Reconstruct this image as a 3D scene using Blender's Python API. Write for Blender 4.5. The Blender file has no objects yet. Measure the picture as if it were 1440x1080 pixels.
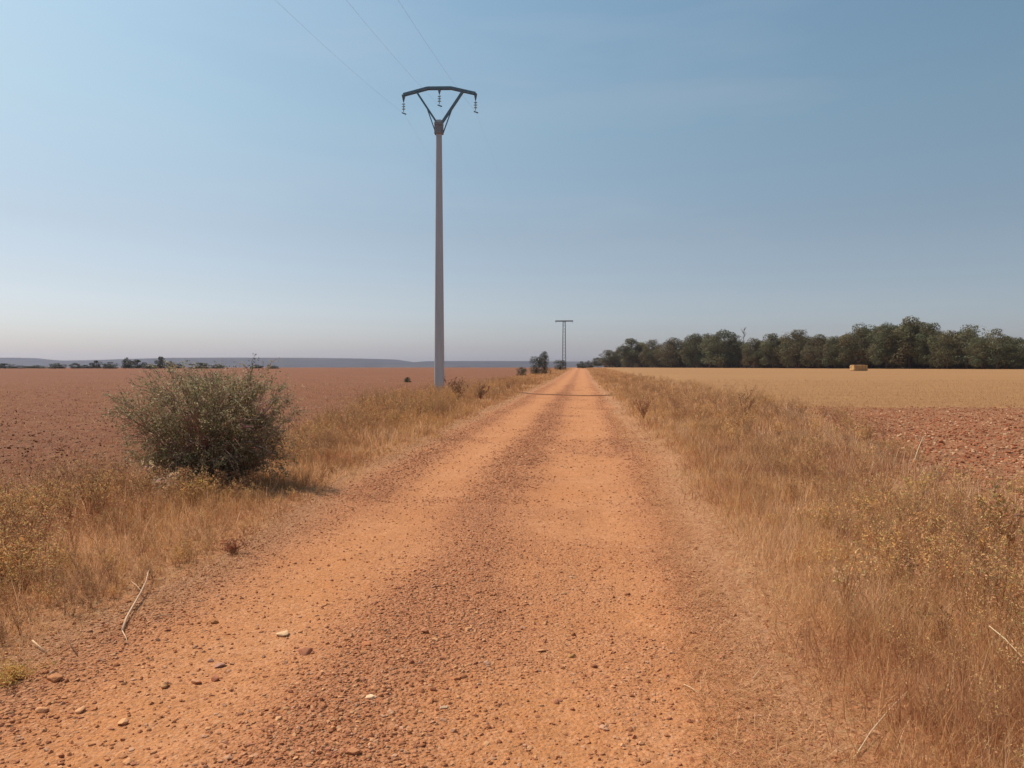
import bpy, bmesh, math, random
import numpy as np
from mathutils import Vector, Matrix, noise as mnoise

random.seed(11)
rng = np.random.default_rng(7)
scene = bpy.context.scene
C = scene.collection
PI = math.pi

# ------------------------------------------------------------------ camera
CAM_Z = 1.55
F = 1080.0                               # focal length in photo pixels (1440 wide)
VPX, HY = 818.0, 516.0                   # where the road vanishes
yaw = math.atan((VPX - 720) / F)
pitch = -math.atan((540 - HY) / F)
cam = bpy.data.cameras.new('camera')
cam_ob = bpy.data.objects.new('camera', cam)
C.objects.link(cam_ob)
cam.sensor_width = 36.0
cam.lens = F / 1440 * 36
cam.clip_start = 0.05
cam.clip_end = 30000
cam_ob.location = (0, 0, CAM_Z)
cam_ob.rotation_euler = (PI / 2 + pitch, 0, yaw)
scene.camera = cam_ob
CAM_M = cam_ob.rotation_euler.to_matrix()


def ray(px, py):
    return CAM_M @ Vector(((px - 720) / F, (540 - py) / F, -1))


def at(px, py, Y):
    """the point in the world at road distance Y seen at photo pixel px, py"""
    d = ray(px, py)
    t = Y / d.y
    return Vector((d.x * t, Y, CAM_Z + d.z * t))


def on_flat(px, py, z=0.0):
    d = ray(px, py)
    t = (z - CAM_Z) / d.z
    return Vector((d.x * t, d.y * t, z))


# ------------------------------------------------------------------ noise
def _hash(ix, iy, seed):
    n = (ix.astype(np.int64) * 374761393 + iy.astype(np.int64) * 668265263 + seed * 974634777) & 0xFFFFFFFF
    n = ((n ^ (n >> 13)) * 1274126177) & 0xFFFFFFFF
    n = (n ^ (n >> 16)) & 0xFFFFFFFF
    return n / 4294967295.0


def vnoise(x, y, seed=0):
    x = np.asarray(x, float); y = np.asarray(y, float)
    x, y = np.broadcast_arrays(x, y)
    ix = np.floor(x); iy = np.floor(y)
    fx = x - ix; fy = y - iy
    fx = fx * fx * (3 - 2 * fx); fy = fy * fy * (3 - 2 * fy)
    a = _hash(ix, iy, seed); b = _hash(ix + 1, iy, seed)
    c = _hash(ix, iy + 1, seed); d = _hash(ix + 1, iy + 1, seed)
    return (a * (1 - fx) + b * fx) * (1 - fy) + (c * (1 - fx) + d * fx) * fy


def fbm(x, y, seed=0, octv=4):
    s = 0; a = 0.5; t = 0
    for k in range(octv):
        s = s + a * vnoise(np.asarray(x) * 2 ** k + 17.3 * k, np.asarray(y) * 2 ** k - 9.1 * k, seed + k)
        t += a; a *= 0.5
    return s / t


def ss(a, b, x):
    t = np.clip((np.asarray(x, float) - a) / (b - a), 0, 1)
    return t * t * (3 - 2 * t)


# ------------------------------------------------------------------ terrain
def road_l(y):
    y = np.asarray(y, float)
    return -3.2 + 0.5 * (fbm(y / 2.6, y * 0, 3) - 0.5) - 0.15 * ss(12, 40, y) + .28 * (1 - ss(5, 10, y))


def road_r(y):
    y = np.asarray(y, float)
    return 1.05 + 0.45 * (fbm(y / 2.2, y * 0 + 5, 4) - 0.5) + 0.35 * ss(4, 12, y)


def verge_l(y):
    y = np.asarray(y, float)
    return -5.6 - 2.9 * ss(14, 34, y) + 0.9 * (fbm(y / 4, y * 0 + 2, 5) - 0.5)


def verge_r(y):
    y = np.asarray(y, float)
    return 4.6 + 2.2 * ss(10, 26, y) + 0.9 * (fbm(y / 4, y * 0 + 8, 6) - 0.5)


def base_h(x, y):
    x = np.asarray(x, float); y = np.asarray(y, float)
    r = 1.0 * ss(25, 160, y) + 0.25 * ss(160, 420, y)
    l = 0.85 * ss(60, 260, y) + 0.3 * ss(260, 450, y)
    w = ss(2, 12, x)
    return l * (1 - w) + r * w - np.maximum(y - 470, 0) * 0.002


def gravel_mask(x, y):
    g = np.exp(-((x + 1.0 - 0.25 * (fbm(y / 5, y * 0 + 1, 21) - .5)) / 0.46) ** 2)
    g = g + 0.85 * np.exp(-((x + 2.72 - 0.3 * (fbm(y / 3, y * 0 + 4, 22) - .5)) / 0.42) ** 2)
    g = g + 0.6 * np.exp(-((x - 0.85 - 0.3 * (fbm(y / 3, y * 0 + 6, 23) - .5)) / 0.3) ** 2)
    g = g * (0.45 + 1.1 * fbm(x / 0.7, y / 1.6, 24)) + 0.35 * ss(0.58, 0.75, fbm(x / 1.1, y / 2.0, 25))
    return np.clip(g, 0, 1)


def H(x, y):
    x = np.asarray(x, float); y = np.asarray(y, float)
    x, y = np.broadcast_arrays(x, y)
    z = base_h(x, y).copy()
    rl, rr, vl, vr = road_l(y), road_r(y), verge_l(y), verge_r(y)
    inroad = ss(-0.2, 0.3, x - rl) * ss(-0.2, 0.3, rr - x)
    leftf = ss(-0.3, 0.6, vl - x)
    rightf = ss(-0.3, 0.6, x - vr) * (1 - ss(29.2, 30.5, y))
    near = np.clip(14 / np.maximum(np.abs(y), 6), 0, 1)
    g = gravel_mask(x, y)
    z += inroad * (0.03 * g + 0.022 * (fbm(x / 0.6, y / 0.9, 31) - 0.5) + 0.012 * near * g * (fbm(x / 0.07, y / 0.07, 32, 3) - 0.5))
    z += (1 - inroad) * (0.05 + 0.06 * (fbm(x / 0.8, y / 0.8, 33) - 0.5))
    f = np.maximum(leftf, rightf)
    rough = fbm(x / 0.22, y / 0.22, 35, 4) - 0.5
    fur = np.sin((x + 0.25 * fbm(x / 3, y / 3, 36)) * 2 * PI / 0.75)
    z += f * (0.125 * rough + 0.012 * fur + 0.10 * (fbm(x / 1.4, y / 1.4, 37) - 0.5) - 0.03)
    return z


def hz(x, y):
    return float(H(np.array([x]), np.array([y]))[0])


# ------------------------------------------------------------------ mesh helpers
def mesh_from(name, V, loops, totals, mat=None, cols=None, smooth=False):
    V = np.ascontiguousarray(V, np.float32)
    loops = np.ascontiguousarray(loops, np.int32)
    totals = np.asarray(totals, np.int32)
    me = bpy.data.meshes.new(name)
    me.vertices.add(len(V)); me.vertices.foreach_set('co', V.ravel())
    me.loops.add(len(loops)); me.loops.foreach_set('vertex_index', loops)
    me.polygons.add(len(totals))
    st = np.zeros(len(totals), np.int32); st[1:] = np.cumsum(totals)[:-1]
    me.polygons.foreach_set('loop_start', st)
    me.update(calc_edges=True)
    if cols is not None:
        a = me.color_attributes.new('col', 'FLOAT_COLOR', 'POINT')
        c4 = np.ones((len(V), 4), np.float32); c4[:, :3] = cols
        a.data.foreach_set('color', c4.ravel())
    me.polygons.foreach_set('use_smooth', np.full(len(totals), smooth, bool))
    if mat: me.materials.append(mat)
    return me


def link(name, me, parent=None, loc=None):
    o = bpy.data.objects.new(name, me)
    C.objects.link(o)
    if parent is not None: o.parent = parent
    if loc is not None: o.location = loc
    return o


def tag(o, label=None, cat=None, group=None, kind=None):
    if label: o['label'] = label
    if cat: o['category'] = cat
    if group: o['group'] = group
    if kind: o['kind'] = kind
    return o


def empty(name, loc, rz=0.0, scale=1.0):
    o = bpy.data.objects.new(name, None)
    o.empty_display_size = 0.2
    C.objects.link(o)
    o.location = loc; o.rotation_euler = (0, 0, rz)
    o.scale = (scale,) * 3 if isinstance(scale, (int, float)) else scale
    return o


def copy_tree(o, parent=None):
    c = o.copy(); C.objects.link(c)
    if parent is not None: c.parent = parent
    for ch in list(o.children): copy_tree(ch, c)
    return c


class G:
    """collects geometry for one mesh"""
    def __init__(s): s.V = []; s.L = []; s.T = []; s.K = []; s.n = 0
    def add(s, verts, faces, col=(1, 1, 1)):
        s.V.extend([tuple(v) for v in verts]); s.K.extend([col] * len(verts))
        for f in faces:
            s.L.extend([i + s.n for i in f]); s.T.append(len(f))
        s.n += len(verts)
    def tube(s, pts, rad, sides=6, col=(1, 1, 1), cap=True):
        pts = [Vector(p) for p in pts]
        vs = []; n = len(pts)
        d0 = (pts[1] - pts[0]).normalized()
        ref = Vector((0, 0, 1)) if abs(d0.z) < 0.9 else Vector((1, 0, 0))
        for i, p in enumerate(pts):
            d = (pts[min(i + 1, n - 1)] - pts[max(i - 1, 0)])
            d = d.normalized() if d.length > 1e-9 else d0
            a = d.cross(ref)
            a = a.normalized() if a.length > 1e-6 else Vector((1, 0, 0))
            b = d.cross(a)
            r = rad[i] if hasattr(rad, '__len__') else rad
            for k in range(sides):
                t = 2 * PI * k / sides
                vs.append(p + a * (r * math.cos(t)) + b * (r * math.sin(t)))
        fs = []
        for i in range(n - 1):
            for k in range(sides):
                k2 = (k + 1) % sides
                fs.append((i * sides + k, i * sides + k2, (i + 1) * sides + k2, (i + 1) * sides + k))
        if cap:
            fs.append(tuple(range(sides))[::-1]); fs.append(tuple((n - 1) * sides + k for k in range(sides)))
        s.add(vs, fs, col)
    def bar(s, p, q, w, h, col=(1, 1, 1), up=(0, 0, 1)):
        """a rectangular bar from p to q, w across, h along 'up'"""
        p = Vector(p); q = Vector(q); d = (q - p).normalized(); u = Vector(up)
        a = d.cross(u)
        if a.length < 1e-5: a = d.cross(Vector((1, 0, 0)))
        a.normalize(); b = a.cross(d)
        vs = []
        for e in (p, q):
            for sa, sb in ((-1, -1), (1, -1), (1, 1), (-1, 1)):
                vs.append(e + a * (sa * w / 2) + b * (sb * h / 2))
        s.add(vs, [(3, 2, 1, 0), (4, 5, 6, 7), (0, 1, 5, 4), (1, 2, 6, 5), (2, 3, 7, 6), (3, 0, 4, 7)], col)
    def build(s, name, mat, smooth=False):
        return mesh_from(name, np.array(s.V), np.array(s.L), np.array(s.T), mat, np.array(s.K), smooth)
    def proto(s):
        return (np.array(s.V, np.float32), np.array(s.L, np.int32), np.array(s.T, np.int32), np.array(s.K, np.float32))


def rot_z(a):
    c, s_ = np.cos(a), np.sin(a); R = np.zeros((len(a), 3, 3))
    R[:, 0, 0] = c; R[:, 0, 1] = -s_; R[:, 1, 0] = s_; R[:, 1, 1] = c; R[:, 2, 2] = 1
    return R


def rot_any(n, tilt=PI):
    a = rng.uniform(0, 2 * PI, n); b = rng.uniform(-tilt, tilt, n); c = rng.uniform(0, 2 * PI, n)
    Rx = np.zeros((n, 3, 3)); Rx[:, 0, 0] = 1
    Rx[:, 1, 1] = np.cos(b); Rx[:, 1, 2] = -np.sin(b); Rx[:, 2, 1] = np.sin(b); Rx[:, 2, 2] = np.cos(b)
    return rot_z(a) @ Rx @ rot_z(c)


def bake(name, protos, idx, pos, R, S, col, mat, smooth=False):
    """many copies of a few small shapes as one mesh (only for what nobody could count)"""
    Vs, Ls, Ts, Ks = [], [], [], []; off = 0
    for k, (pv, pl, pt, pk) in enumerate(protos):
        m = np.where(idx == k)[0]
        if not len(m): continue
        v = np.einsum('nij,nvj->nvi', R[m], pv[None] * S[m][:, None, :]) + pos[m][:, None, :]
        nv = len(pv)
        Vs.append(v.reshape(-1, 3))
        Ls.append((pl[None] + (off + np.arange(len(m)) * nv)[:, None]).ravel())
        Ts.append(np.tile(pt, len(m)))
        Ks.append((col[m][:, None, :] * pk[None]).reshape(-1, 3))
        off += nv * len(m)
    return mesh_from(name, np.concatenate(Vs), np.concatenate(Ls), np.concatenate(Ts), mat, np.concatenate(Ks), smooth)


# ------------------------------------------------------------------ materials
class NT:
    def __init__(s, name):
        s.m = bpy.data.materials.new(name); s.m.use_nodes = True
        s.t = s.m.node_tree; s.t.nodes.clear()
        s.out = s.t.nodes.new('ShaderNodeOutputMaterial')
    def n(s, typ, **kw):
        o = s.t.nodes.new(typ)
        for k, v in kw.items():
            if k.startswith('i_'): o.inputs[k[2:]].default_value = v
            else: setattr(o, k, v)
        return o
    def l(s, a, b): s.t.links.new(a, b)
    def coord(s):
        return s.n('ShaderNodeTexCoord').outputs['Object']
    def noise(s, co, scale, detail=4, rough=0.55):
        o = s.n('ShaderNodeTexNoise'); o.inputs['Scale'].default_value = scale
        o.inputs['Detail'].default_value = detail; o.inputs['Roughness'].default_value = rough
        s.l(co, o.inputs['Vector']); return o.outputs['Fac']
    def ramp(s, fac, a, b, c0=(0, 0, 0, 1), c1=(1, 1, 1, 1)):
        o = s.n('ShaderNodeValToRGB'); e = o.color_ramp.elements
        e[0].position = a; e[1].position = b; e[0].color = c0; e[1].color = c1
        s.l(fac, o.inputs['Fac']); return o.outputs['Color']
    def mix(s, fac, a, b, mode='MIX'):
        o = s.n('ShaderNodeMix', data_type='RGBA', blend_type=mode)
        for v, i in ((fac, 0), (a, 6), (b, 7)):
            if hasattr(v, 'links'): s.l(v, o.inputs[i])
            else: o.inputs[i].default_value = v if i == 0 else (*v[:3], 1)
        return o.outputs[2]
    def math(s, op, a, b):
        o = s.n('ShaderNodeMath', operation=op)
        for i, v in enumerate((a, b)):
            if hasattr(v, 'links'): s.l(v, o.inputs[i])
            else: o.inputs[i].default_value = v
        return o.outputs[0]
    def attr(s, name):
        return s.n('ShaderNodeAttribute', attribute_name=name)
    def bump(s, h, strength, dist, nrm=None):
        o = s.n('ShaderNodeBump'); o.inputs['Strength'].default_value = strength; o.inputs['Distance'].default_value = dist
        s.l(h, o.inputs['Height'])
        if nrm is not None: s.l(nrm, o.inputs['Normal'])
        return o.outputs['Normal']
    def surf(s, col, rough=0.9, nrm=None, spec=0.25, metal=0.0):
        b = s.n('ShaderNodeBsdfPrincipled')
        if hasattr(col, 'links'): s.l(col, b.inputs['Base Color'])
        else: b.inputs['Base Color'].default_value = (*col, 1)
        b.inputs['Roughness'].default_value = rough
        b.inputs['Specular IOR Level'].default_value = spec
        b.inputs['Metallic'].default_value = metal
        if nrm is not None: s.l(nrm, b.inputs['Normal'])
        s.l(b.outputs[0], s.out.inputs['Surface']); return s.m


def mat_road():
    t = NT('red_earth_road'); co = t.coord(); g = t.attr('col')
    sep = t.n('ShaderNodeSeparateColor'); t.l(g.outputs['Color'], sep.inputs[0])
    grav, edge = sep.outputs[0], sep.outputs[1]
    n1 = t.noise(co, 0.9, 5); n2 = t.noise(co, 7, 5); n3 = t.noise(co, 60, 4, .65)
    c = t.mix(t.ramp(n1, .35, .68), (.55, .21, .072), (.61, .27, .12))
    c = t.mix(t.ramp(n2, .4, .7), c, (.48, .195, .07))
    mp = t.n('ShaderNodeMapping'); t.l(co, mp.inputs['Vector']); mp.inputs['Scale'].default_value = (5, .25, 1)
    c = t.mix(t.math('MULTIPLY', t.ramp(t.noise(mp.outputs[0], 1.6, 5, .65), .42, .68), .4), c, (.45, .175, .07))
    c = t.mix(grav, c, (.43, .163, .07))
    c = t.mix(t.math('MULTIPLY', edge, .7), c, (.36, .2, .11))
    c = t.mix(t.ramp(n3, .3, .72), t.mix(.35, c, (.2, .075, .03)), c)
    v = t.n('ShaderNodeTexVoronoi', feature='F1'); v.inputs['Scale'].default_value = 55; t.l(co, v.inputs['Vector'])
    v2 = t.n('ShaderNodeTexVoronoi', feature='F1'); v2.inputs['Scale'].default_value = 24; t.l(co, v2.inputs['Vector'])
    peb = t.ramp(v.outputs['Distance'], .0, .55, (1, 1, 1, 1), (0, 0, 0, 1))
    peb2 = t.ramp(v2.outputs['Distance'], .0, .4, (1, 1, 1, 1), (0, 0, 0, 1))
    sel = t.n('ShaderNodeSeparateColor'); t.l(v.outputs['Color'], sel.inputs[0])
    c = t.mix(t.math('MULTIPLY', t.ramp(sel.outputs[0], .6, 1.), .35), c, (.56, .3, .17))
    c = t.mix(t.math('MULTIPLY', t.ramp(sel.outputs[1], .65, 1.), .5), c, (.25, .1, .05))
    h = t.math('ADD', t.math('MULTIPLY', peb, .5), t.math('MULTIPLY', peb2, .6))
    h = t.math('MULTIPLY', h, t.math('ADD', .35, grav))
    h = t.math('ADD', h, t.math('MULTIPLY', n3, .5))
    return t.surf(c, .95, t.bump(h, 1.0, .02), .15)


def mat_soil(name, a, b, d, straw=0.0, straw_c=(.42, .29, .15)):
    t = NT(name); co = t.coord()
    n1 = t.noise(co, .12, 4); n2 = t.noise(co, 2.2, 5, .6); n3 = t.noise(co, 30, 4, .65)
    mp = t.n('ShaderNodeMapping'); t.l(co, mp.inputs['Vector']); mp.inputs['Scale'].default_value = (.05, .3, 1); mp.inputs['Rotation'].default_value = (0, 0, .1)
    nb = t.noise(mp.outputs[0], 1.0, 5, .65)
    c = t.mix(t.ramp(n1, .35, .65), a, b)
    c = t.mix(t.ramp(nb, .38, .62), t.mix(.3, c, tuple(x * .5 for x in a)), c)
    c = t.mix(t.ramp(n2, .42, .66), c, d)
    c = t.mix(t.ramp(n3, .3, .7), t.mix(.4, c, tuple(x * .5 for x in d)), c)
    if straw:
        n4 = t.noise(co, 13, 3, .7)
        c = t.mix(t.math('MULTIPLY', t.ramp(n4, .52, .66), straw), c, straw_c)
    v = t.n('ShaderNodeTexVoronoi', feature='F1'); v.inputs['Scale'].default_value = 16; t.l(co, v.inputs['Vector'])
    h = t.math('ADD', t.math('MULTIPLY', v.outputs['Distance'], -.9), n3)
    return t.surf(c, .95, t.bump(h, .8, .03), .12)


def mat_stubble():
    t = NT('straw_stubble'); co = t.coord()
    mp = t.n('ShaderNodeMapping'); t.l(co, mp.inputs['Vector']); mp.inputs['Rotation'].default_value = (0, 0, .12)
    mp.inputs['Scale'].default_value = (.03, .45, 1)
    n1 = t.noise(mp.outputs[0], 1.0, 6, .7); n2 = t.noise(co, 1.4, 5, .65); n3 = t.noise(co, 14, 4, .7)
    c = t.mix(t.ramp(n1, .35, .65), (.32, .156, .064), (.365, .19, .08))
    c = t.mix(t.math('MULTIPLY', t.ramp(n2, .45, .7), .5), c, (.31, .15, .066))
    c = t.mix(t.ramp(n3, .3, .7), t.mix(.3, c, (.2, .1, .04)), c)
    return t.surf(c, .9, t.bump(n3, .8, .05), .1)


def mat_leafy(name, trans=0.25, rough=.8, spec=.12, mul=(1, 1, 1)):
    """thin plant parts coloured per blade or leaf by the attribute"""
    t = NT(name); a = t.attr('col').outputs['Color']
    c = t.mix(1.0, a, mul, 'MULTIPLY')
    b = t.n('ShaderNodeBsdfPrincipled'); b.inputs['Roughness'].default_value = rough; b.inputs['Specular IOR Level'].default_value = spec
    t.l(c, b.inputs['Base Color'])
    tr = t.n('ShaderNodeBsdfTranslucent'); t.l(c, tr.inputs['Color'])
    m = t.n('ShaderNodeMixShader'); m.inputs[0].default_value = trans
    t.l(b.outputs[0], m.inputs[1]); t.l(tr.outputs[0], m.inputs[2]); t.l(m.outputs[0], t.out.inputs['Surface'])
    return t.m


def mat_attr(name, rough=.95, nscale=40, bump=.01, spec=.15, dark=.35):
    t = NT(name); co = t.coord(); a = t.attr('col').outputs['Color']
    n = t.noise(co, nscale, 4, .6)
    c = t.mix(t.ramp(n, .3, .7), t.mix(dark, a, (.12, .05, .025)), a)
    return t.surf(c, rough, t.bump(n, .6, bump), spec)


def mat_concrete():
    t = NT('weathered_concrete'); co = t.coord()
    mp = t.n('ShaderNodeMapping'); t.l(co, mp.inputs['Vector']); mp.inputs['Scale'].default_value = (3, 3, .25)
    n1 = t.noise(mp.outputs[0], 2.5, 6, .7); n2 = t.noise(co, 30, 4, .6)
    c = t.mix(t.ramp(n1, .35, .7), (.43, .44, .445), (.51, .52, .525))
    c = t.mix(t.math('MULTIPLY', t.ramp(n2, .4, .75), .3), c, (.31, .30, .29))
    return t.surf(c, .9, t.bump(n2, .4, .006), .2)


def mat_metal(name, col, rough=.55, metal=.35):
    t = NT(name); co = t.coord(); n = t.noise(co, 9, 4, .6)
    c = t.mix(t.ramp(n, .35, .7), col, tuple(x * .7 for x in col))
    return t.surf(c, rough, t.bump(n, .2, .003), .4, metal)


def mat_bark():
    t = NT('tree_bark'); co = t.coord()
    mp = t.n('ShaderNodeMapping'); t.l(co, mp.inputs['Vector']); mp.inputs['Scale'].default_value = (6, 6, 1.2)
    n = t.noise(mp.outputs[0], 2, 5, .65)
    c = t.mix(t.ramp(n, .3, .7), (.09, .06, .045), (.2, .145, .11))
    return t.surf(c, .95, t.bump(n, .8, .05), .1)


def mat_hill():
    t = NT('wooded_hill'); co = t.coord(); n = t.noise(co, .008, 6, .65); n2 = t.noise(co, .0015, 4)
    c = t.mix(t.ramp(n, .38, .62), (.022, .022, .024), (.045, .042, .04))
    c = t.mix(t.math('MULTIPLY', t.ramp(n2, .5, .7), .4), c, (.09, .07, .055))
    return t.surf(c, 1, None, .05)


M_ROAD = mat_road()
M_FIELD = mat_soil('ploughed_red_soil', (.205, .066, .031), (.235, .084, .041), (.24, .105, .054), .4, (.29, .165, .095))
M_VERGE = mat_soil('verge_soil', (.44, .195, .09), (.48, .235, .115), (.38, .17, .08), .45)
M_PLOUGH = mat_soil('turned_red_clods', (.29, .112, .053), (.32, .13, .062), (.34, .155, .08), .15)
M_STUB = mat_stubble()
M_GRASS = mat_leafy('dry_grass_blades', .42, mul=(1.06, .96, .95))
M_WEED = mat_leafy('dry_weed_stems', .3, mul=(1.36, 1.19, 1.12))
M_LEAF = mat_leafy('grey_green_leaves', .5, .75, .12, mul=(1.15, 1.15, 1.0))
M_PINE = mat_leafy('pine_needles', .3, .8, mul=(1, 1.05, 1))
M_STONE = mat_attr('road_gravel', .95, 60, .003, .1, .12)
M_CLOD = mat_attr('soil_clods', .97, 35, .008, .1, .12)
M_WOOD = mat_attr('dry_wood', .85, 50, .003, .15, .2)
M_STRAW = mat_attr('straw_bale', .9, 14, .03, .1, .3)
M_CONC = mat_concrete()
M_STEEL = mat_metal('painted_steel', (.15, .225, .265))
M_COLLAR = mat_metal('galvanised_collar', (.30, .28, .275), .7, .1)
M_LATT = mat_metal('galvanised_lattice', (.12, .135, .14))
M_GLASS = mat_metal('insulator_glass', (.42, .66, .82), .6, 0)
M_WIRE = mat_metal('aluminium_wire', (.36, .38, .4), .5, .2)
M_BAND = mat_metal('dark_band', (.20, .085, .04), .8, 0)
M_BARK = mat_bark()
M_HILL = mat_hill()

# ------------------------------------------------------------------ ground strips
ys = list(np.arange(-9, 1, .25)); y = 1.0
while y < 5500:
    ys.append(y)
    y += max(.026, .0046 * y) if y < 60 else (.011 * y if y < 520 else .08 * y)
ys = np.array(ys)
B = 29.8
iB = int(np.argmin(abs(ys - B))); ys[iB] = B


def strip(name, yy, X, mat, colf=None):
    ny, nx = X.shape
    Y = np.repeat(yy[:, None], nx, 1)
    V = np.stack([X, Y, H(X, Y)], -1).reshape(-1, 3)
    i = np.arange(ny - 1)[:, None] * nx + np.arange(nx - 1)[None]
    q = np.stack([i, i + 1, i + nx + 1, i + nx], -1).reshape(-1)
    cols = colf(X.ravel(), Y.ravel()) if colf else None
    me = mesh_from(name, V, q, np.full(len(q) // 4, 4), mat, cols, True)
    o = link(name, me); o['kind'] = 'structure'
    return o


def lerp_cols(a, b, n):
    return a[:, None] + (b - a)[:, None] * np.linspace(0, 1, n)[None]


def road_cols(x, y):
    g = gravel_mask(x, y)
    e = np.maximum(ss(-.55, .05, road_l(y) - x), ss(-.55, .05, x - road_r(y)))
    return np.stack([g, e, e * 0], -1)


rl, rr, vl, vr = road_l(ys), road_r(ys), verge_l(ys), verge_r(ys)
far = ys > 700
strip('dirt_road', ys[ys < 800], lerp_cols(rl, rr, 150)[ys < 800], M_ROAD, road_cols)
strip('verge', ys, lerp_cols(vl, rl, 70), M_VERGE)
strip('verge', ys, lerp_cols(rr, vr, 90), M_VERGE)
n = 225
grow = .07 * (1.036 ** np.arange(n) - 1) / .036
strip('ploughed_field', ys, (vl[:, None] - grow[None])[:, ::-1], M_FIELD)
strip('ploughed_field', ys[:iB + 1], (vr[:, None] + grow[None])[:iB + 1], M_PLOUGH)
strip('stubble_field', ys[iB:], (vr[:, None] + grow[None])[iB:], M_STUB)
# hills far behind the left field
prof = [(-900, 506), (-500, 503), (-200, 505), (0, 503), (20, 503), (50, 506.5), (90, 507), (130, 506.5), (190, 504.5), (240, 503.2), (330, 502.8),
        (440, 503.2), (510, 504.2), (545, 505.2), (572, 509.2), (584, 509.4), (600, 507.8), (700, 507.6), (790, 508.2), (900, 508.5), (1100, 508), (1500, 506), (2200, 507)]
HYD = 4200.0
px = np.array([p[0] for p in prof], float); py = np.array([p[1] for p in prof], float)
sx = np.linspace(-900, 2200, 420)
top = np.interp(sx, px, py)
hx = np.array([at(a, b, HYD).x for a, b in zip(sx, top)])
hh = np.array([at(a, b, HYD).z for a, b in zip(sx, top)])
rows = [(-700, 0.0), (-450, .35), (-200, .8), (-60, .97), (0, 1.0), (200, 1.0), (500, .6), (800, 0)]
V = []
for k, (dy, f) in enumerate(rows):
    nz = fbm(hx / 260, hx * 0 + k * 3.1, 50) - .5
    z = -9 + (hh + 9) * f + nz * 5 * (1 if 0 < f < .95 else .12)
    V.append(np.stack([hx, hx * 0 + HYD + dy + nz * 120, z], -1))
V = np.concatenate(V); nx = len(sx)
i = np.arange(len(rows) - 1)[:, None] * nx + np.arange(nx - 1)[None]
q = np.stack([i, i + 1, i + nx + 1, i + nx], -1).reshape(-1)
link('hills', mesh_from('hills', V, q, np.full(len(q) // 4, 4), M_HILL, None, True))['kind'] = 'structure'


# ------------------------------------------------------------------ stones
def stone_proto(seed, sub, flat=.7, rough=.35):
    bm = bmesh.new(); bmesh.ops.create_icosphere(bm, subdivisions=sub, radius=1)
    o = Vector((seed * 3.7, seed * 1.3, seed * 7.1))
    r = random.Random(seed)
    sx, sy = r.uniform(.8, 1.25), r.uniform(.65, 1.0)
    planes = [(Vector((r.gauss(0, 1), r.gauss(0, 1), r.gauss(0, 1))).normalized(), r.uniform(.5, .8)) for _ in range(8)]
    for v in bm.verts:
        d = v.co.normalized()
        v.co = d * (1 + rough * mnoise.noise(d * 1.3 + o) + rough * .35 * mnoise.noise(d * 3.1 + o))
        for nrm, c in planes:
            k = v.co.dot(nrm) - c
            if k > 0: v.co -= nrm * k * .95
        v.co.x *= sx; v.co.y *= sy; v.co.z *= flat
    bm.verts.index_update()
    V = np.array([v.co[:] for v in bm.verts], np.float32)
    L = np.array([v.index for f in bm.faces for v in f.verts], np.int32)
    T = np.array([len(f.verts) for f in bm.faces], np.int32)
    bm.free()
    return (V, L, T, np.ones((len(V), 3), np.float32))


SP_HI = [stone_proto(k, 2, random.uniform(.45, .75), .5) for k in range(8)]
SP_LO = [stone_proto(30 + k, 1, random.uniform(.45, .8), .5) for k in range(8)]


def sample_y(n, y0, y1, power=1.0):
    """distances with density falling as 1/y**power, so that the picture is evenly covered"""
    u = rng.uniform(0, 1, n)
    if power == 1.0:
        return y0 * (y1 / y0) ** u
    a = 1 - power
    return (y0 ** a + u * (y1 ** a - y0 ** a)) ** (1 / a)


STONE_COLS = np.array([(.46, .19, .085), (.50, .22, .10), (.38, .145, .065), (.43, .165, .075), (.54, .27, .13), (.36, .14, .075), (.48, .25, .145)])


def scatter_stones(name, n, y0, y1, xf, protos, smin, smax, maskf, cols, mat, power=1.6, expo=2.6, sink=.34):
    y = sample_y(n, y0, y1, power)
    x = xf(y)
    keep = rng.uniform(0, 1, n) < maskf(x, y)
    x, y = x[keep], y[keep]; m = len(x)
    s = smin + (smax - smin) * rng.uniform(0, 1, m) ** expo
    s = s * np.clip(y / 9, 1, 1.5)
    z = H(x, y) + s * (.5 - sink) * .6
    col = cols[rng.integers(0, len(cols), m)] * rng.uniform(.82, 1.15, (m, 1))
    me = bake(name, protos, rng.integers(0, len(protos), m), np.stack([x, y, z], -1), rot_any(m, .5),
              s[:, None] * rng.uniform(.75, 1.2, (m, 3)), col, mat, False)
    return link(name, me)


def roadx(y): return rng.uniform(-3.7, 1.5, len(y))


o = scatter_stones('gravel', 95000, 2.0, 9, roadx, SP_LO, .003, .017, lambda x, y: .22 + .78 * gravel_mask(x, y) ** 1.3, STONE_COLS, M_STONE, 1.5, 3.2)
tag(o, kind='stuff')
o = scatter_stones('gravel', 75000, 8.5, 70, roadx, SP_LO, .006, .019, lambda x, y: .05 + .9 * gravel_mask(x, y) ** 1.5, STONE_COLS, M_STONE, 1.6, 2.2)
tag(o, kind='stuff')

o = scatter_stones('gravel', 4200, 2.0, 16, roadx, SP_HI, .009, .024, lambda x, y: .06 + .9 * gravel_mask(x, y) ** 1.5, STONE_COLS, M_STONE, 1.5, 3.4)
tag(o, kind='stuff')

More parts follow.
